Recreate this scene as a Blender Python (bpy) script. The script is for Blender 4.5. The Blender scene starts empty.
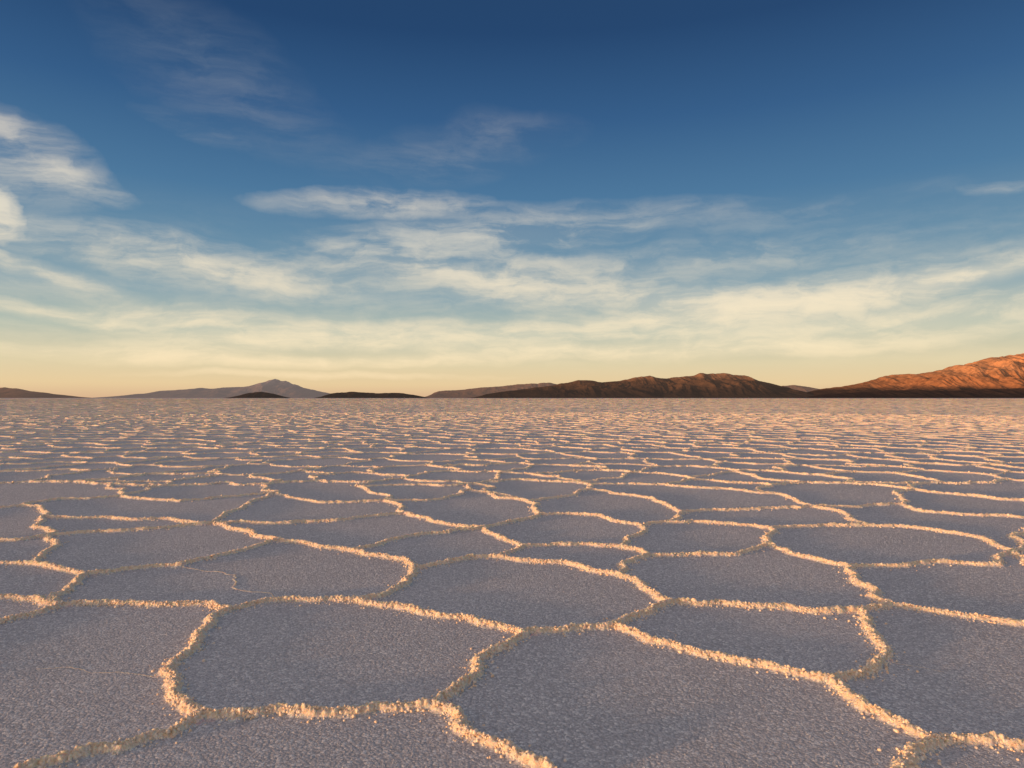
import bpy, math, random
import numpy as np
from mathutils import Vector, geometry

random.seed(7); rng = np.random.default_rng(7)
scene = bpy.context.scene
scene.view_settings.view_transform = 'Standard'
scene.view_settings.look = 'None'
scene.view_settings.exposure = 0
scene.view_settings.gamma = 1

# ------------------------------------------------------------------ camera
CAM_H = 1.2
F = 683.0
PITCH = math.atan(14.0 / F)
cam_d = bpy.data.cameras.new("camera"); cam = bpy.data.objects.new("camera", cam_d)
scene.collection.objects.link(cam); scene.camera = cam
cam.location = (0, 0, CAM_H)
cam.rotation_euler = (math.radians(90) + PITCH, 0, 0)
cam_d.sensor_width = 36; cam_d.lens = 36 * F / 1024
cam_d.clip_start = 0.05; cam_d.clip_end = 300000

def bearing(px, py):
    """sight line through an image pixel -> unit direction in the world"""
    x = (px - 512) / F; z = (384 - py) / F
    c, s = math.cos(PITCH), math.sin(PITCH)
    v = Vector((x, c - z * s, s + z * c)); v.normalize(); return v
def ground_pt(px, py):
    v = bearing(px, py); t = -CAM_H / v.z
    return (v.x * t, v.y * t)

# ------------------------------------------------------------------ noise
def hsh(ix, iy, seed):
    n = (ix.astype(np.int64) * 374761393 + iy.astype(np.int64) * 668265263 + seed * 1442695041) & 0xffffffff
    n = ((n ^ (n >> 13)) * 1274126177) & 0xffffffff
    n = ((n ^ (n >> 16)) * 2246822519) & 0xffffffff
    n = n ^ (n >> 15)
    return (n & 0xffffff) / float(0xffffff)
def vnoise(x, y, seed=0):
    ix = np.floor(x); iy = np.floor(y); fx = x - ix; fy = y - iy
    fx = fx * fx * (3 - 2 * fx); fy = fy * fy * (3 - 2 * fy)
    a = hsh(ix, iy, seed); b = hsh(ix + 1, iy, seed); c = hsh(ix, iy + 1, seed); d = hsh(ix + 1, iy + 1, seed)
    return (a * (1 - fx) + b * fx) * (1 - fy) + (c * (1 - fx) + d * fx) * fy
def fbm(x, y, seed=0, octv=4, gain=0.5):
    s = 0; a = 1; t = 0
    for i in range(octv):
        s = s + a * vnoise(x * 2 ** i + 17.3 * i, y * 2 ** i - 9.1 * i, seed + i); t += a; a *= gain
    return s / t
def ridged(x, y, seed=0, octv=5):
    s = 0; a = 1; t = 0
    for i in range(octv):
        s = s + a * (1 - np.abs(2 * vnoise(x * 2 ** i + 7.7 * i, y * 2 ** i + 3.1 * i, seed + i) - 1)); t += a; a *= 0.5
    return s / t
def bumps(x, y, seed=0):
    """rounded cauliflower lumps, 0..1"""
    ix = np.floor(x); iy = np.floor(y); best = np.zeros_like(x)
    for dx in (-1, 0, 1):
        for dy in (-1, 0, 1):
            cx = ix + dx; cy = iy + dy
            px = cx + hsh(cx, cy, seed); py = cy + hsh(cx, cy, seed + 11)
            r = 0.55 + 0.45 * hsh(cx, cy, seed + 23)
            d2 = ((x - px) ** 2 + (y - py) ** 2) / (r * r)
            best = np.maximum(best, np.sqrt(np.maximum(0, 1 - d2)) * (0.4 + 0.6 * hsh(cx, cy, seed + 31)))
    return best

def make_mesh(name, verts, quads, mat, attrs=None, smooth=True):
    me = bpy.data.meshes.new(name)
    nv = len(verts); k = quads.shape[1]; nf = len(quads)
    me.vertices.add(nv); me.vertices.foreach_set("co", np.asarray(verts, dtype=np.float32).ravel())
    me.loops.add(nf * k); me.loops.foreach_set("vertex_index", quads.astype(np.int32).ravel())
    me.polygons.add(nf)
    me.polygons.foreach_set("loop_start", np.arange(0, nf * k, k, dtype=np.int32))
    me.polygons.foreach_set("loop_total", np.full(nf, k, dtype=np.int32))
    me.polygons.foreach_set("use_smooth", np.full(nf, smooth, dtype=bool))
    for an, av in (attrs or {}).items():
        a = me.attributes.new(an, 'FLOAT', 'POINT'); a.data.foreach_set("value", av.astype(np.float32))
    me.update(calc_edges=True)
    me.materials.append(mat)
    ob = bpy.data.objects.new(name, me); scene.collection.objects.link(ob)
    return ob
def tag(ob, label, cat, kind=None):
    ob["label"] = label; ob["category"] = cat
    if kind: ob["kind"] = kind

# ------------------------------------------------------------------ materials
class NT:
    def __init__(s, tree): s.t = tree; s.n = tree.nodes; s.l = tree.links
    def link(s, a, b): s.l.new(a, b)
    def _in(s, sock, v):
        if isinstance(v, bpy.types.NodeSocket): s.l.new(v, sock)
        else: sock.default_value = v
    def math(s, op, a, b=None, c=None, clamp=False):
        n = s.n.new("ShaderNodeMath"); n.operation = op; n.use_clamp = clamp
        s._in(n.inputs[0], a)
        if b is not None: s._in(n.inputs[1], b)
        if c is not None: s._in(n.inputs[2], c)
        return n.outputs[0]
    def vmath(s, op, a, b=None, scale=None):
        n = s.n.new("ShaderNodeVectorMath"); n.operation = op
        s._in(n.inputs[0], a)
        if b is not None: s._in(n.inputs[1], b)
        if scale is not None: s._in(n.inputs["Scale"], scale)
        return n.outputs["Value"] if op in ("DOT_PRODUCT", "LENGTH") else n.outputs[0]
    def noise(s, vec, scale, detail=4, rough=0.5, dist=0.0, color=False):
        n = s.n.new("ShaderNodeTexNoise"); n.inputs["Scale"].default_value = scale
        n.inputs["Detail"].default_value = detail; n.inputs["Roughness"].default_value = rough
        n.inputs["Distortion"].default_value = dist
        s._in(n.inputs["Vector"], vec)
        return n.outputs["Color"] if color else n.outputs[0]
    def voro(s, vec, scale):
        n = s.n.new("ShaderNodeTexVoronoi"); n.inputs["Scale"].default_value = scale
        s._in(n.inputs["Vector"], vec); return n.outputs["Distance"], n.outputs["Color"]
    def maprange(s, v, a, b, c=0.0, d=1.0, smooth=True):
        n = s.n.new("ShaderNodeMapRange"); n.interpolation_type = 'SMOOTHSTEP' if smooth else 'LINEAR'
        s._in(n.inputs["Value"], v)
        n.inputs["From Min"].default_value = a; n.inputs["From Max"].default_value = b
        s._in(n.inputs["To Min"], c); n.inputs["To Max"].default_value = d
        return n.outputs[0]
    def mix(s, f, a, b, mode='MIX'):
        n = s.n.new("ShaderNodeMix"); n.data_type = 'RGBA'; n.blend_type = mode
        s._in(n.inputs["Factor"], f)
        for sock, v in ((n.inputs[6], a), (n.inputs[7], b)):
            if isinstance(v, tuple): sock.default_value = (*v, 1) if len(v) == 3 else v
            else: s.l.new(v, sock)
        return n.outputs[2]
    def ramp(s, f, stops, interp='LINEAR'):
        n = s.n.new("ShaderNodeValToRGB"); cr = n.color_ramp; cr.interpolation = interp
        while len(cr.elements) < len(stops): cr.elements.new(0.5)
        for e, (p, c) in zip(cr.elements, stops): e.position = p; e.color = (*c, 1)
        s._in(n.inputs[0], f); return n.outputs[0]
    def bump(s, h, strength, dist, normal=None):
        n = s.n.new("ShaderNodeBump"); s._in(n.inputs["Strength"], strength)
        n.inputs["Distance"].default_value = dist; s.l.new(h, n.inputs["Height"])
        if normal is not None: s.l.new(normal, n.inputs["Normal"])
        return n.outputs[0]

def new_mat(name):
    m = bpy.data.materials.new(name); m.use_nodes = True
    t = NT(m.node_tree); b = m.node_tree.nodes["Principled BSDF"]
    return m, t, b

def flat_colour(t, pos):
    big = t.noise(pos, 0.9, 4, 0.6)
    vd, vc = t.voro(pos, 88)
    sp = t.n.new("ShaderNodeSeparateColor"); t.link(vc, sp.inputs[0])
    fine = t.noise(pos, 130, 3, 0.8)
    c = t.mix(t.maprange(big, .35, .65), (0.61, 0.60, 0.62), (0.69, 0.67, 0.685))
    c = t.mix(t.maprange(vd, .35, .75, 0, .6), c, (0.33, 0.325, 0.345))
    c = t.mix(t.maprange(sp.outputs[0], .70, .95, 0, .8), c, (0.97, 0.95, 0.94))
    c = t.mix(t.maprange(fine, .50, .38, 0, .7), c, (0.36, 0.35, 0.37))
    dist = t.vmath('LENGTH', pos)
    return t.mix(t.maprange(dist, 18, 260, 0, .75), c, (0.96, 0.75, 0.66))  # distant rosy tint paints in the look of sunlit ridge faces

# salt flat
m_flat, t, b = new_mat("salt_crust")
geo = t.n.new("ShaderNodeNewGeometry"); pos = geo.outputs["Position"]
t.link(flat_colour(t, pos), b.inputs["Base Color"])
b.inputs["Roughness"].default_value = 0.75; b.inputs["Specular IOR Level"].default_value = 0.25
vd, vc = t.voro(pos, 88)
n1 = t.bump(t.math('MULTIPLY', vd, -1.0), 0.7, 0.007)
n2 = t.bump(t.noise(pos, 140, 2, 0.8), 0.6, 0.006, n1)
t.link(n2, b.inputs["Normal"])

# ridges
m_ridge, t, b = new_mat("salt_ridge_crust")
geo = t.n.new("ShaderNodeNewGeometry"); pos = geo.outputs["Position"]
at = t.n.new("ShaderNodeAttribute"); at.attribute_name = "crest"; at2 = t.n.new("ShaderNodeAttribute"); at2.attribute_name = "crevice"
fine = t.noise(pos, 90, 4, 0.7)
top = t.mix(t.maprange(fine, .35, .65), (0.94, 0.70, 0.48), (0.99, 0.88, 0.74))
top = t.mix(t.math('MULTIPLY', at2.outputs["Fac"], 0.85), top, (0.94, 0.55, 0.28))  # orange in the crevices paints sunlight glowing through the salt
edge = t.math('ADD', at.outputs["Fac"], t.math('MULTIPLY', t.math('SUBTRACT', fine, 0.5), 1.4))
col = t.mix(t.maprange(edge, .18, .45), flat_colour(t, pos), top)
t.link(col, b.inputs["Base Color"])
b.inputs["Roughness"].default_value = 0.7; b.inputs["Specular IOR Level"].default_value = 0.25
b.inputs["Subsurface Weight"].default_value = 0.35
b.inputs["Subsurface Radius"].default_value = (1.0, 0.42, 0.16); b.inputs["Subsurface Scale"].default_value = 0.02
t.link(t.bump(t.noise(pos, 220, 3, 0.7), t.maprange(t.vmath('LENGTH', pos), 5, 20, .8, .12), 0.007), b.inputs["Normal"])

# crumbs
m_crumb, t, b = new_mat("salt_crystal")
geo = t.n.new("ShaderNodeNewGeometry"); pos = geo.outputs["Position"]
t.link(t.mix(t.maprange(t.noise(pos, 60, 2, 0.6), .35, .65), (0.94, 0.68, 0.45), (0.99, 0.88, 0.74)), b.inputs["Base Color"])
b.inputs["Roughness"].default_value = 0.6
m_grain, t, b = new_mat("salt_grain")
geo = t.n.new("ShaderNodeNewGeometry"); pos = geo.outputs["Position"]
t.link(t.mix(t.maprange(t.noise(pos, 40, 2, 0.6), .35, .65), (0.62, 0.61, 0.62), (0.86, 0.85, 0.85)), b.inputs["Base Color"])
b.inputs["Roughness"].default_value = 0.5

# ------------------------------------------------------------------ ground sheet
NS = 256
radii = np.concatenate([[0.3], np.geomspace(0.6, 150000, 150)])
th = np.linspace(0, 2 * math.pi, NS, endpoint=False)
vs = [np.stack([r * np.sin(th), r * np.cos(th), np.zeros(NS)], 1) for r in radii]
V = np.concatenate(vs); q = []
i = np.arange(NS); j = (i + 1) % NS
for k in range(len(radii) - 1):
    a = k * NS
    q.append(np.stack([a + NS + i, a + NS + j, a + j, a + i], 1))
h = NS // 2; ii = np.arange(h - 1)
q.append(np.stack([ii, ii + 1, NS - 2 - ii, NS - 1 - ii], 1))
Q = np.concatenate(q)
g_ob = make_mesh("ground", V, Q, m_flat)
tag(g_ob, "flat pale lilac salt crust stretching to the horizon", "salt flat", "structure")

# ------------------------------------------------------------------ ridge network
traced_px = [
 [(205,715),(186,702),(172,684),(176,662),(196,645),(208,628),(232,610),(262,603),(300,601),(348,601)],
 [(348,601),(395,607),(440,617),(490,626),(524,634)],
 [(205,715),(172,735),(120,750),(60,762),(-40,790)],
 [(205,715),(240,717),(300,712),(360,713),(432,707)],
 [(432,707),(456,690),(478,671),(500,650),(524,634)],
 [(432,707),(462,731),(492,744),(520,757),(560,785)],
 [(524,634),(560,632),(612,627)],
 [(612,627),(640,615),(672,604)],
 [(612,627),(650,642),(700,655),(760,665),(828,681)],
 [(828,681),(860,704),(900,725),(938,743)],
 [(938,743),(970,742),(1030,746),(1100,752)],
 [(938,743),(912,756),(880,790)],
 [(828,681),(866,673),(884,660),(880,642),(868,624),(862,610)],
 [(672,604),(720,604),(780,608),(862,610)],
 [(862,610),(892,606)],
 [(892,606),(940,613),(1000,622),(1060,632)],
 [(892,606),(876,592),(856,578),(850,567)],
 [(672,604),(650,592),(620,576)],
 [(620,576),(590,571),(550,563),(500,558),(450,562),(414,569)],
 [(414,569),(405,585),(385,596),(348,601)],
 [(414,569),(385,557),(350,551),(318,547),(280,541)],
 [(280,541),(250,532),(213,524)],
 [(213,524),(160,529),(100,532),(50,536)],
 [(85,575),(60,569),(35,565),(-30,562)],
 [(85,575),(130,570),(180,566),(220,556),(280,541)],
 [(85,575),(68,589),(60,606)],
 [(60,606),(30,616),(-30,632)],
 [(60,606),(120,605),(180,605),(232,610)],
 [(60,606),(30,600),(-30,602)],
 [(50,536),(56,548),(35,565)],
 [(50,536),(20,541),(-30,540)],
 [(50,536),(36,528),(44,517),(22,506)],
 [(22,506),(-30,512)],
 [(22,506),(60,500),(120,497)],
 [(44,517),(100,518),(150,520),(213,524)],
 [(120,497),(112,485)],
 [(120,497),(180,502),(278,492)],
 [(213,524),(225,514),(250,505),(278,492)],
 [(278,492),(320,503),(385,501)],
 [(385,501),(405,514)],
 [(358,487),(385,501)],
 [(405,514),(350,520),(290,524),(213,524)],
 [(405,514),(430,521),(484,528)],
 [(484,528),(440,534),(390,541),(350,551)],
 [(484,528),(505,540),(524,547)],
 [(524,547),(500,558)],
 [(524,547),(580,545),(622,548)],
 [(622,548),(650,556)],
 [(650,556),(620,576)],
 [(650,556),(690,555),(740,554),(768,543)],
 [(768,543),(790,554),(820,561),(850,567)],
 [(768,543),(772,529)],
 [(772,529),(720,524),(665,523),(642,526)],
 [(642,526),(628,538),(622,548)],
 [(642,526),(600,516),(540,515),(484,528)],
 [(772,529),(820,526),(868,526)],
 [(868,526),(940,532),(985,540),(1016,552)],
 [(1016,552),(1060,545)],
 [(1016,552),(1000,566),(930,563),(850,567)],
 [(1016,552),(1030,566),(1060,572)],
 [(868,526),(850,518),(812,507),(776,494)],
 [(812,507),(750,510),(682,513)],
 [(682,513),(665,523)],
 [(592,490),(640,497),(682,513)],
 [(914,490),(904,504),(922,512),(960,515),(1040,519)],
 [(904,504),(860,508),(812,507)],
 [(540,515),(528,502),(470,490)],
 [(528,502),(592,490)],
 [(385,501),(440,500),(470,490)],
 [(1016,552),(1024,535),(1040,519)],
]
cracks_px = [
 ([(36,669),(90,673),(166,676)], .11),
 ([(180,566),(235,575),(270,593),(292,602)], .2),
 ([(884,660),(912,666),(944,672)], .11),
 ([(690,655),(676,640),(668,630)], .11),
]
lines = []
from collections import Counter
deg = Counter()
for pl in traced_px: deg[pl[0]] += 1; deg[pl[-1]] += 1
nodes = []; top_open = []
for pl in traced_px:
    p = np.array([ground_pt(*a) for a in pl]); lines.append((p, 1.0, 1))
    for e in (pl[0], pl[-1]):
        if deg[e] == 1 or e[1] < 496: nodes.append(ground_pt(*e))
        if e[1] < 498: top_open.append(ground_pt(*e))
for pl, s_ in cracks_px:
    lines.append((np.array([ground_pt(*a) for a in pl]), s_, 2))
nodes = np.array(nodes); top_open = sorted(set(top_open))

seeds = []
S0 = 1.12; R0 = 56.0
def in_sector(x, y, m=0.0): return abs(x) < 0.90 * (y + 4.0) + m and y > -2
gx = int(62 / S0)
for iy in range(-3, int(R0 / S0) + 8):
    for ix in range(-gx, gx + 1):
        x = (ix + 0.5 * (iy & 1) + random.uniform(-.38, .38)) * S0
        y = (iy + random.uniform(-.38, .38)) * S0 * 1.15
        if math.hypot(x, y) < R0 and in_sector(x, y, 3): seeds.append((x, y))
lr = 0.0; dth = S0 / R0; row = 0
while R0 * math.exp(lr) < 1300:
    dt_ = dth
    k = -0.77 + dt_ * 0.5 * (row & 1)
    while k < 0.77:
        a = k + random.uniform(-.38, .38) * dt_; r = R0 * math.exp(lr + random.uniform(-.38, .38) * dt_ * 1.6)
        if r > R0: seeds.append((r * math.sin(a), r * math.cos(a)))
        k += dt_
    lr += dt_ * 1.7; row += 1
print("seeds", len(seeds))
res = geometry.delaunay_2d_cdt([Vector(s) for s in seeds], [], [], 0, 1e-6)
dv, df = res[0], res[2]
cc = []; emap = {}
for fi, f in enumerate(df):
    (ax, ay), (bx, by), (cx, cy) = dv[f[0]], dv[f[1]], dv[f[2]]
    bx -= ax; by -= ay; cx -= ax; cy -= ay
    d = 2 * (bx * cy - by * cx)
    if abs(d) < 1e-9: cc.append(None)
    else:
        ux = (cy * (bx * bx + by * by) - by * (cx * cx + cy * cy)) / d
        uy = (bx * (cx * cx + cy * cy) - cx * (bx * bx + by * by)) / d
        cc.append((ax + ux, ay + uy))
    for e in ((f[0], f[1]), (f[1], f[2]), (f[2], f[0])):
        emap.setdefault((min(e), max(e)), []).append(fi)
near_y = ground_pt(512, 491)[1]
yb = ground_pt(512, 790)[1]
def inside(p):
    x, y = p
    return yb - 0.5 < y < near_y and abs(x) < 0.80 * y + 0.2
def core(p):
    x, y = p
    return y < near_y - 0.9 and abs(x) < 0.755 * y
outer = []; attached = set()
for e, fs in emap.items():
    if len(fs) != 2: continue
    p, q_ = cc[fs[0]], cc[fs[1]]
    if p is None or q_ is None: continue
    r = 0.5 * (math.hypot(*p) + math.hypot(*q_)); loc = S0 * max(1, r / R0)
    L = math.hypot(p[0] - q_[0], p[1] - q_[1])
    if L > 3 * loc: continue
    if not (in_sector(*p, 2) or in_sector(*q_, 2)): continue
    ip, iq = inside(p), inside(q_)
    if ip and iq: continue
    if ip or iq:
        if ip: p, q_ = q_, p
        dd = np.hypot(nodes[:, 0] - q_[0], nodes[:, 1] - q_[1]); k = int(np.argmin(dd))
        if dd[k] > 1.3: 
            continue
        q_ = tuple(nodes[k]); attached.add((round(q_[0], 3), round(q_[1], 3)))
    if any(core((p[0] + (q_[0] - p[0]) * f_, p[1] + (q_[1] - p[1]) * f_)) for f_ in (.1, .3, .5, .7, .9)): continue
    L = math.hypot(p[0] - q_[0], p[1] - q_[1])
    if L < 0.02 * loc: continue
    if r < 14: outer.append(p); 
    lines.append((np.array([p, q_]), random.uniform(.8, 1.2) , 0))
oa = np.array(outer)
for tnode in top_open:
    if (round(tnode[0], 3), round(tnode[1], 3)) in attached: continue
    dd = np.hypot(oa[:, 0] - tnode[0], oa[:, 1] - tnode[1]); dd[oa[:, 1] < near_y] = 99
    k = int(np.argmin(dd)); lines.append((np.array([tnode, oa[k]]), 1.0, 0))

def wiggle(pts, amp, step):
    pts = [np.array(p) for p in pts]
    while True:
        out = [pts[0]]; did = False
        for a, c in zip(pts[:-1], pts[1:]):
            L = np.hypot(*(c - a))
            if L > step:
                n = np.array([-(c - a)[1], (c - a)[0]]) / L
                out.append((a + c) / 2 + n * random.gauss(0, amp) * L); did = True
            out.append(c)
        pts = out
        if not did: return np.array(pts)

def resample(p, ds):
    seg = np.hypot(*(p[1:] - p[:-1]).T); s = np.concatenate([[0], np.cumsum(seg)])
    n = max(2, int(s[-1] / ds) + 1); u = np.linspace(0, s[-1], n)
    return np.stack([np.interp(u, s, p[:, 0]), np.interp(u, s, p[:, 1])], 1), u

AV, AQ, AC, AK = [], [], [], []; off = 0
near_samples = []
for li, (p, size, traced) in enumerate(lines):
    d = float(np.min(np.hypot(p[:, 0], p[:, 1])))
    d = max(d, 1.5)
    sc = max(1.0, d / R0)
    wstep = 0.05 if d < 5 else 0.09 if d < 12 else 0.2 if d < 30 else 0.4 if d < R0 else 0.8 * sc
    p = wiggle(p, 0.085 if traced else 0.13, wstep)
    if d < 4: ds, n = 0.0042, 38
    elif d < 6.5: ds, n = 0.0065, 28
    elif d < 12: ds, n = 0.012, 19
    elif d < 22: ds, n = 0.028, 13
    elif d < R0: ds, n = 0.09, 9
    else: ds, n = 0.27 * sc, 5
    c, u = resample(p, ds)
    k = max(1, int(0.02 / ds)); pad = np.pad(c, ((k, k), (0, 0)), mode='edge')
    tg = pad[2 * k:] - pad[:-2 * k]; tg /= (np.hypot(*tg.T)[:, None] + 1e-9)
    nm = np.stack([-tg[:, 1], tg[:, 0]], 1)
    tt = min(1, max(0, (d - 6) / 24))
    hs = size * sc ** 0.6 * (1 + .60 * tt); ws = size ** .7 * sc ** 0.35 * (1 + .22 * tt)
    wv = 0.75 + 0.5 * fbm(c[:, 0] * 5, c[:, 1] * 5, 5, 3)
    hv = (0.65 + .15 * tt) + (0.75 - .3 * tt) * fbm(c[:, 0] * 9, c[:, 1] * 9, 9, 3)
    if d > 30: hv = 0.25 + 1.5 * fbm(c[:, 0] * 3 / sc, c[:, 1] * 3 / sc, 9, 2)
    W = 0.074 * ws
    o = np.linspace(-1, 1, n); o = np.sign(o) * np.abs(o) ** 1.25 * W
    X = c[:, 0][:, None] + nm[:, 0][:, None] * o[None]; Y = c[:, 1][:, None] + nm[:, 1][:, None] * o[None]
    OO = np.broadcast_to(o[None], X.shape)
    w = 0.026 * ws * wv[:, None]
    oe = OO + 0.024 * ws * (fbm(X * 40 / sc, Y * 40 / sc, 3, 3) - .5)
    env = np.exp(-np.abs(oe / w) ** 2.6)
    apron = np.exp(-(oe / (1.7 * w)) ** 2)
    H = 0.0255 * hs * hv[:, None]
    if n >= 9:
        f1 = 62 if d < 12 else 40 if d < 22 else 18
        b1 = bumps(X * f1, Y * f1, 41); b2 = bumps(X * 125, Y * 125, 51) if n >= 19 else 0.4 * np.ones_like(X)
        b3 = vnoise(X * 260, Y * 260, 61) if n > 19 else 0.5
        Z = H * (env * (0.34 + 0.60 * b1 + 0.40 * b2 + 0.10 * b3) + apron * (0.01 + 0.05 * b2 + .02 * b3))
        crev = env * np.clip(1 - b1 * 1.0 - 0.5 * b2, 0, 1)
        amp = 0.005 * env
        X = X + amp * (vnoise(X * 90, Y * 90, 71) - .5) * 2; Y = Y + amp * (vnoise(X * 90, Y * 90, 81) - .5) * 2
    else:
        b1 = vnoise(X * 12 / sc, Y * 12 / sc, 41)
        Z = H * env * (0.8 + 0.4 * b1); crev = env * (1 - b1) * .3
    Z = Z - 0.002
    Z[:, 0] = -0.004; Z[:, -1] = -0.004
    m = len(c)
    AV.append(np.stack([X, Y, Z], 2).reshape(-1, 3)); AC.append(np.broadcast_to(env * min(1, .3 + size), X.shape).reshape(-1)); AK.append(np.broadcast_to(crev, X.shape).reshape(-1))
    a = off + (np.arange(m - 1)[:, None] * n + np.arange(n - 1)[None]).ravel()
    AQ.append(np.stack([a, a + n, a + n + 1, a + 1], 1)); off += m * n
    if d < 18 and size > .5:
        near_samples.append((c, nm, W, d))
AV = np.concatenate(AV); AQ = np.concatenate(AQ); AC = np.concatenate(AC); AK = np.concatenate(AK)
print("ridge verts", len(AV))
f0 = AQ[0]; e1 = AV[f0[1]] - AV[f0[0]]; e2 = AV[f0[3]] - AV[f0[0]]
if np.cross(e1, e2)[2] < 0: AQ = AQ[:, ::-1]
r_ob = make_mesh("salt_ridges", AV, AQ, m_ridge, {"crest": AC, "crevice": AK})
tag(r_ob, "crumbly raised salt ridges forming polygons on the flat", "salt ridges", "stuff")

# ------------------------------------------------------------------ crumbs on and beside the ridges
import bmesh
bm = bmesh.new(); bmesh.ops.create_icosphere(bm, subdivisions=1, radius=1)
iv = np.array([v.co[:] for v in bm.verts]); itri = np.array([[v.index for v in f.verts] for f in bm.faces]); bm.free()
P, R = [], []
for c, nm, W, d in near_samples:
    L = len(c)
    ln = float(np.sum(np.hypot(*(c[1:] - c[:-1]).T)))
    cnt = int(ln * (1300 if d < 5 else 520 if d < 8 else 170 if d < 12 else 60))
    idx = rng.integers(0, L, cnt); o = rng.normal(0, 0.0165, cnt)
    far = rng.random(cnt) < .09; o[far] *= 2.6
    x = c[idx, 0] + nm[idx, 0] * o; y = c[idx, 1] + nm[idx, 1] * o
    r = np.clip(rng.lognormal(math.log(0.0036 if d < 6 else .0052 if d < 10 else .008), .45, cnt), .0013, .015)
    if d < 8: r = np.minimum(r, .0088)
    hz = 0.025 * np.exp(-(o / 0.024) ** 2) * rng.uniform(.2, 1.0, cnt)
    P.append(np.stack([x, y, hz + r * .2], 1)); R.append(r)
P = np.concatenate(P); R = np.concatenate(R)
n = len(P); sh = 1 + rng.uniform(-.2, .2, (n, len(iv), 1)); an = rng.uniform(0, 6.28, n)
ca, sa = np.cos(an), np.sin(an)
vx = iv[None] * sh * R[:, None, None] * rng.uniform(.8, 1.2, (n, 1, 3))
rx = vx[..., 0] * ca[:, None] - vx[..., 1] * sa[:, None]; ry = vx[..., 0] * sa[:, None] + vx[..., 1] * ca[:, None]
CV = np.stack([rx, ry, vx[..., 2]], 2) + P[:, None]
CF = itri[None] + (np.arange(n) * len(iv))[:, None, None]
c_ob = make_mesh("salt_crumbs", CV.reshape(-1, 3), CF.reshape(-1, 3), m_crumb, smooth=True)
tag(c_ob, "loose white salt crumbs scattered along the ridges", "salt crumbs", "stuff")
print("crumbs", n)

n = 200000
yy = 1.5 + (11 - 1.5) * rng.random(n) ** 1.5; xx = rng.uniform(-1, 1, n) * (0.80 * yy + .4)
rr = np.clip(rng.lognormal(math.log(0.0024), .4, n), .0012, .0046) * (0.75 + yy * .10)
an = rng.uniform(0, 6.28, n)
pv = np.zeros((n, 4, 3))
for k in range(3):
    pv[:, k, 0] = np.cos(an + k * 2.094) * rr * rng.uniform(.7, 1.3, n); pv[:, k, 1] = np.sin(an + k * 2.094) * rr * rng.uniform(.7, 1.3, n); pv[:, k, 2] = -.0005
pv[:, 3, 2] = rr * rng.uniform(.15, .55, n); pv[:, 3, 0] = rr * rng.uniform(-.4, .4, n)
pv[..., 0] += xx[:, None]; pv[..., 1] += yy[:, None]
tri = np.array([[0, 1, 3], [1, 2, 3], [2, 0, 3]])
gf = tri[None] + (np.arange(n) * 4)[:, None, None]
gr = make_mesh("salt_grains", pv.reshape(-1, 3), gf.reshape(-1, 3), m_grain, smooth=False)
tag(gr, "fine salt crystals strewn over the flat crust", "salt crystals", "stuff")

# ------------------------------------------------------------------ mountains
def mountain_mat(name, lo, hi, top, zscale, nscale, air=(0, 0, 0), bmp=.6, h0=.15, h1=.55):
    m, t, b = new_mat(name)
    geo = t.n.new("ShaderNodeNewGeometry"); pos = geo.outputs["Position"]
    sx = t.n.new("ShaderNodeSeparateXYZ"); t.link(pos, sx.inputs[0])
    nz = t.noise(pos, nscale, 6, 0.6); nz2 = t.noise(pos, nscale * 5, 5, 0.6)
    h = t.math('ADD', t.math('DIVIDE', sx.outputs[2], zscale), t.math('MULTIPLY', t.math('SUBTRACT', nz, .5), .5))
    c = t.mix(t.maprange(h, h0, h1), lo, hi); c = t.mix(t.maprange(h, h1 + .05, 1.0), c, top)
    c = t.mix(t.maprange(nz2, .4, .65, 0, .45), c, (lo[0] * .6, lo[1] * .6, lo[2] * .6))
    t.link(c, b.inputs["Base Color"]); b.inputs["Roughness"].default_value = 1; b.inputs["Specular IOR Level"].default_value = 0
    # haze painted as emission: slopes glow in place of light scattered over the distance
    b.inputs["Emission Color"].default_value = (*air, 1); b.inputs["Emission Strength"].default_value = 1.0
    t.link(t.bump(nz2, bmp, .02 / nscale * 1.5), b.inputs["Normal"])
    return m

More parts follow.
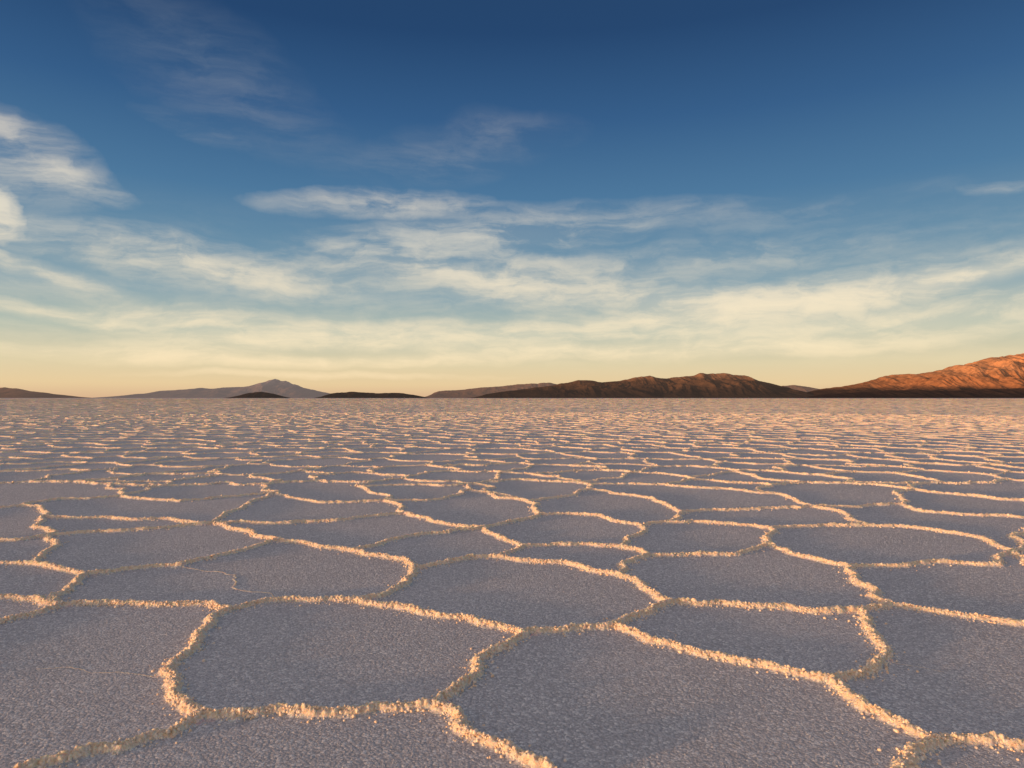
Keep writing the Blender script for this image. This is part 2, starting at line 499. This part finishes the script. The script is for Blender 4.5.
def mountain(name, crest, D, depth, mat, seed, gully, label, nx=500, ny=110, rough=.05, meander=.35, cat="mountain", expo=1.1, gull=1.5):
    crest = np.array(crest, float)
    px = np.linspace(crest[0, 0], crest[-1, 0], nx); py = np.interp(px, crest[:, 0], crest[:, 1])
    x = (px - 512) / F * D
    C = np.maximum(0, (398.0 - py) / F * D)
    C = C * (1 + rough * 4 * (fbm(x / gully * 1.7, x * 0, seed, 5, .6) - .5)) 
    edge = np.clip(np.minimum(px - px[0], px[-1] - px) / (0.06 * (px[-1] - px[0])), 0, 1); C = C * edge
    v = np.linspace(-1, 1, ny)
    XX, VV = np.meshgrid(x, v, indexing='ij'); CC = C[:, None]
    YY = D + VV * depth
    mid = meander * 2 * (fbm(XX / (gully * 2.2), XX * 0 + 3, seed + 5, 3) - .5)
    vv = VV - mid * (1 - np.abs(VV))
    s = np.clip(1 - np.abs(vv), 0, 1) ** expo
    rg = ridged(XX / gully + .5 * vnoise(XX / gully, YY / gully, seed + 3), YY / (gully * 1.9), seed + 9)
    Z = CC * (s + gull * s * (1 - s) * (rg - .62)) + CC * .10 * s ** .5 * (1 - s) * (fbm(XX / gully * 5, YY / gully * 5, seed + 30) - .5)
    Z = np.clip(Z, 0, None) - 1.0
    Vt = np.stack([XX, YY, Z], 2).reshape(-1, 3)
    a = (np.arange(nx - 1)[:, None] * ny + np.arange(ny - 1)[None]).ravel()
    Qd = np.stack([a, a + ny, a + ny + 1, a + 1], 1)
    ob = make_mesh(name, Vt, Qd, mat); tag(ob, label, cat, "structure"); return ob

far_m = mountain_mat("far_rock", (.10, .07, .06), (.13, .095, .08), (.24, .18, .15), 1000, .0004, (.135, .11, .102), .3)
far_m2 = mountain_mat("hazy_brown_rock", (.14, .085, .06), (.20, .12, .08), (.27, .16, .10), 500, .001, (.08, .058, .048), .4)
dark_m = mountain_mat("shaded_brown_rock", (.045, .031, .024), (.13, .075, .045), (.36, .19, .10), 330, .0022, (.028, .020, .016), .7, .22, .62)  # cloud shade over the range is put into these dark browns
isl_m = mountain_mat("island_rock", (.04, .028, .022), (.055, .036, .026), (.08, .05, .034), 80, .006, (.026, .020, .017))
red_m = mountain_mat("orange_rock", (.055, .034, .025), (.44, .19, .08), (.68, .33, .15), 400, .0026, (.020, .014, .011), 1.0, .20, .48)  # painted by height: shadow in the dark base, low sun in the bright top
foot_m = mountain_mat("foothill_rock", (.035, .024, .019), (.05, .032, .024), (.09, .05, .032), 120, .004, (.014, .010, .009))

mountain("distant_hill", [(-90,397),(-50,392),(-20,389),(0,387),(15,388),(35,391),(55,393),(72,397)], 30000, 2500, far_m2, 3, 1500, "low hazy brown hill on the horizon beyond the salt", cat="hill")
mountain("volcano", [(122,397),(145,393),(160,390.5),(180,389.5),(200,388),(215,388.5),(232,387),(248,386),(258,383),(266,380.5),(274,378.5),(280,380),(285,379.5),(294,383.5),(305,387),(318,390),(335,394),(350,397)], 45000, 5000, far_m, 13, 1800, "hazy grey volcano with pale summit beyond the salt flat", rough=.06, meander=.2, cat="volcano", gull=1.8)
mountain("low_island", [(232,397.6),(246,393.2),(260,391.5),(272,393),(286,397.6)], 7000, 350, isl_m, 23, 120, "small dark rocky island rising from the salt flat", nx=200, ny=50, cat="island")
mountain("low_island", [(318,397.6),(332,393),(350,391.2),(375,392.8),(398,392.4),(412,394.5),(430,397.6)], 7200, 400, isl_m, 33, 150, "long low dark rocky island on the salt flat", nx=300, ny=50, cat="island")
mountain("mountain_range", [(422,397),(440,391),(470,388.5),(500,386),(525,384),(548,383),(570,386),(600,390),(640,397)], 20000, 2200, far_m2, 43, 900, "hazy brown mountain range far across the salt")
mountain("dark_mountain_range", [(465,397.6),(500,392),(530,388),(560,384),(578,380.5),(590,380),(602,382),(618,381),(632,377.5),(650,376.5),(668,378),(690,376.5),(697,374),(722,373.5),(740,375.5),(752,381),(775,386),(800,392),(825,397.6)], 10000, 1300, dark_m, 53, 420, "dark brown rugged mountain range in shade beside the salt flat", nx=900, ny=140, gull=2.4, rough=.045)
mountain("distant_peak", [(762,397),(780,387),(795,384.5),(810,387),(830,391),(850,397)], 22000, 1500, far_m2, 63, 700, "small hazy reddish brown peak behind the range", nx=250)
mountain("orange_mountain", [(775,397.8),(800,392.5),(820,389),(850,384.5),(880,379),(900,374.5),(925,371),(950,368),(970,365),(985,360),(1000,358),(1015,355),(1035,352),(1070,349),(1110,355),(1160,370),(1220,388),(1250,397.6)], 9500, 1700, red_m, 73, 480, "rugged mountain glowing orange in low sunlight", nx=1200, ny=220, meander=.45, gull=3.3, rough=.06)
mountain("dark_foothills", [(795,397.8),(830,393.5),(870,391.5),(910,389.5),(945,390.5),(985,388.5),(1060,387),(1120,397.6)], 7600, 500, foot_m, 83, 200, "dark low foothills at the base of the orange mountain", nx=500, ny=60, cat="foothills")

# ------------------------------------------------------------------ sun + sky
SUN_AZ = math.radians(-120); SUN_EL = math.radians(2.4)
sd = Vector((math.sin(SUN_AZ) * math.cos(SUN_EL), math.cos(SUN_AZ) * math.cos(SUN_EL), math.sin(SUN_EL)))
sun_d = bpy.data.lights.new("sun", 'SUN'); sun = bpy.data.objects.new("sun", sun_d); scene.collection.objects.link(sun)
sun.rotation_euler = sd.to_track_quat('Z', 'Y').to_euler(); sun_d.energy = 4.2; sun_d.angle = math.radians(2.0)
sun_d.color = (1.0, 0.53, 0.24); sun.location = (0, 0, 20)

w = bpy.data.worlds.new("World"); scene.world = w; w.use_nodes = True
t = NT(w.node_tree); bg = w.node_tree.nodes["Background"]
tc = t.n.new("ShaderNodeTexCoord"); dirv = t.vmath('NORMALIZE', tc.outputs["Generated"])
sx = t.n.new("ShaderNodeSeparateXYZ"); t.link(dirv, sx.inputs[0])
x, y, z = sx.outputs
el = t.math('ARCSINE', z); az = t.math('ARCTAN2', x, y)
elp = t.math('DIVIDE', el, math.radians(60), clamp=True)
def e2p(py): return math.atan((398 - py) / F) / math.radians(60)
stops = [(0.0, (.70, .45, .27)), (e2p(385), (.80, .60, .34)), (e2p(365), (.72, .62, .40)), (e2p(335), (.44, .50, .43)), (e2p(300), (.26, .37, .42)),
         (e2p(255), (.13, .255, .37)), (e2p(200), (.066, .175, .32)), (e2p(120), (.030, .100, .235)), (e2p(30), (.0135, .053, .148)), (0.58, (.014, .048, .125)), (0.76, (.18, .19, .225)), (1.0, (.29, .29, .315))]  # last stops, overhead and out of view, brightened as added fill for the floor
base = t.ramp(elp, stops)
sky = t.n.new("ShaderNodeTexSky"); sky.sky_type = 'NISHITA'; sky.sun_disc = False
sky.sun_elevation = SUN_EL; sky.sun_rotation = SUN_AZ; sky.air_density = 1.0; sky.dust_density = 1.5; sky.ozone_density = 1.5
dt = t.math('MAXIMUM', t.vmath('DOT_PRODUCT', dirv, tuple(sd)), 0.0)
glow = t.math('ADD', t.math('MULTIPLY', t.math('POWER', dt, 4), 1.5), t.math('MULTIPLY', t.math('POWER', dt, 40), 1.5))  # broad lobe around the sun, out of view, boosted to wrap warm light round ridges

cmb = t.n.new("ShaderNodeCombineXYZ"); t.link(az, cmb.inputs[0]); t.link(el, cmb.inputs[1])
P0 = cmb.outputs[0]
wn = t.noise(P0, 5, 3, .55, color=True); wn = t.vmath('SUBTRACT', wn, (.5, .5, .5)); wn = t.vmath('MULTIPLY', wn, (.11, .035, 0))
wn2 = t.noise(P0, 16, 4, .6, color=True); wn2 = t.vmath('SUBTRACT', wn2, (.5, .5, .5)); wn2 = t.vmath('MULTIPLY', wn2, (.06, .012, 0))
P1 = t.vmath('ADD', t.vmath('ADD', P0, wn), wn2)
streaks = [ # x, y, half length, half height, tilt deg, weight
 (25,156,72,30,-14,.8),(76,180,42,11,-20,.6),(0,207,24,24,20,3.0),(5,118,44,12,-20,.5),
 (215,70,120,38,-26,.12),(203,132,40,9,-15,.13),
 (450,155,110,22,10,.12),(500,128,48,13,-5,.09),
 (375,205,100,11,3,.8),(560,218,190,13,0,.35),(470,240,150,13,2,.85),
 (190,262,150,19,-7,.9),(250,275,80,9,-4,.45),(20,262,60,8,-14,.9),(40,308,70,6,-8,.8),(110,296,110,9,-14,.35),
 (480,275,170,18,-3,.95),(430,268,100,8,-10,.5),(600,296,150,13,-2,.7),
 (930,281,200,11,6,1.15),(770,303,200,16,7,1.0),(1000,270,120,8,4,.6),(720,300,110,10,0,.4),(860,325,240,19,4,.8),(680,262,190,14,2,.3),
 (230,325,130,13,-3,.95),(300,342,170,7,2,.7),(450,332,140,10,0,.95),(130,352,130,6,0,.9),(260,362,130,5,0,.9),(560,350,180,7,0,.8),(640,322,130,10,0,.6),(420,360,120,5,1,.9),(330,375,150,3,0,.7),(760,350,150,6,2,.6),
 (1000,190,36,5,-4,.26),(800,215,120,10,4,.13),
]
mask = None
for (cx, cy, hw, hh, tilt, wt) in streaks:
    b_ = bearing(cx, cy); a_ = math.atan2(b_.x, b_.y); e_ = math.asin(b_.z)
    mp = t.n.new("ShaderNodeMapping"); mp.vector_type = 'TEXTURE'; t.link(P1, mp.inputs["Vector"])
    mp.inputs["Location"].default_value = (a_, e_, 0); mp.inputs["Rotation"].default_value = (0, 0, math.radians(tilt))
    k = math.cos(a_)
    mp.inputs["Scale"].default_value = (hw * 1.3 / F * k, hh * 1.5 / F * k, 1)
    gr_ = t.n.new("ShaderNodeTexGradient"); gr_.gradient_type = 'SPHERICAL'; t.link(mp.outputs[0], gr_.inputs[0])
    val = gr_.outputs["Fac"]
    mask = t.math('MULTIPLY', val, wt) if mask is None else t.math('MULTIPLY_ADD', val, wt, mask)
mA = t.n.new("ShaderNodeMapping"); t.link(P1, mA.inputs["Vector"]); mA.inputs["Rotation"].default_value = (0, 0, math.radians(4)); mA.inputs["Scale"].default_value = (4.4, 24, 1)
fib = t.noise(mA.outputs[0], 1.0, 7, .63, .3)
mB = t.n.new("ShaderNodeMapping"); t.link(P1, mB.inputs["Vector"]); mB.inputs["Rotation"].default_value = (0, 0, math.radians(30)); mB.inputs["Scale"].default_value = (12, 36, 1)
fib2 = t.noise(mB.outputs[0], 1.0, 6, .63, .3)
fibre = t.math('ADD', t.math('MULTIPLY', fib, .6), t.math('MULTIPLY', fib2, .4))
floor_ = t.maprange(el, .10, .24, .30, .10)
fsel = t.maprange(fibre, .39, .65, floor_, 1.4)
veil_band = t.math('MULTIPLY', t.maprange(el, .02, .07), t.maprange(el, .28, .12))
veil = t.math('MULTIPLY', t.maprange(fibre, .42, .66), t.math('MULTIPLY', veil_band, .22))
dens = t.math('ADD', t.math('MULTIPLY', t.math('MULTIPLY', mask, fsel), 1.15), veil)
dens = t.math('SUBTRACT', 1.0, t.math('EXPONENT', t.math('MULTIPLY', dens, -1.2)), clamp=True)
cloudcol = t.ramp(elp, [(0.0, (.90, .64, .40)), (e2p(380), (.98, .76, .47)), (e2p(350), (.98, .81, .54)), (e2p(300), (.88, .76, .56)), (e2p(240), (.72, .67, .56)), (e2p(160), (.68, .62, .54)), (e2p(80), (.34, .38, .42)), (1.0, (.31, .32, .34))])
full = t.mix(dens, base, cloudcol)
gl = t.mix(1.0, full, t.mix(glow, (0, 0, 0), (1.0, .60, .32)), 'ADD')
sc10 = t.vmath('SCALE', gl, scale=10.0)
nis = t.vmath('SCALE', sky.outputs[0], scale=0.15)
t.link(t.vmath('ADD', sc10, nis), bg.inputs["Color"])
bg.inputs["Strength"].default_value = 0.1
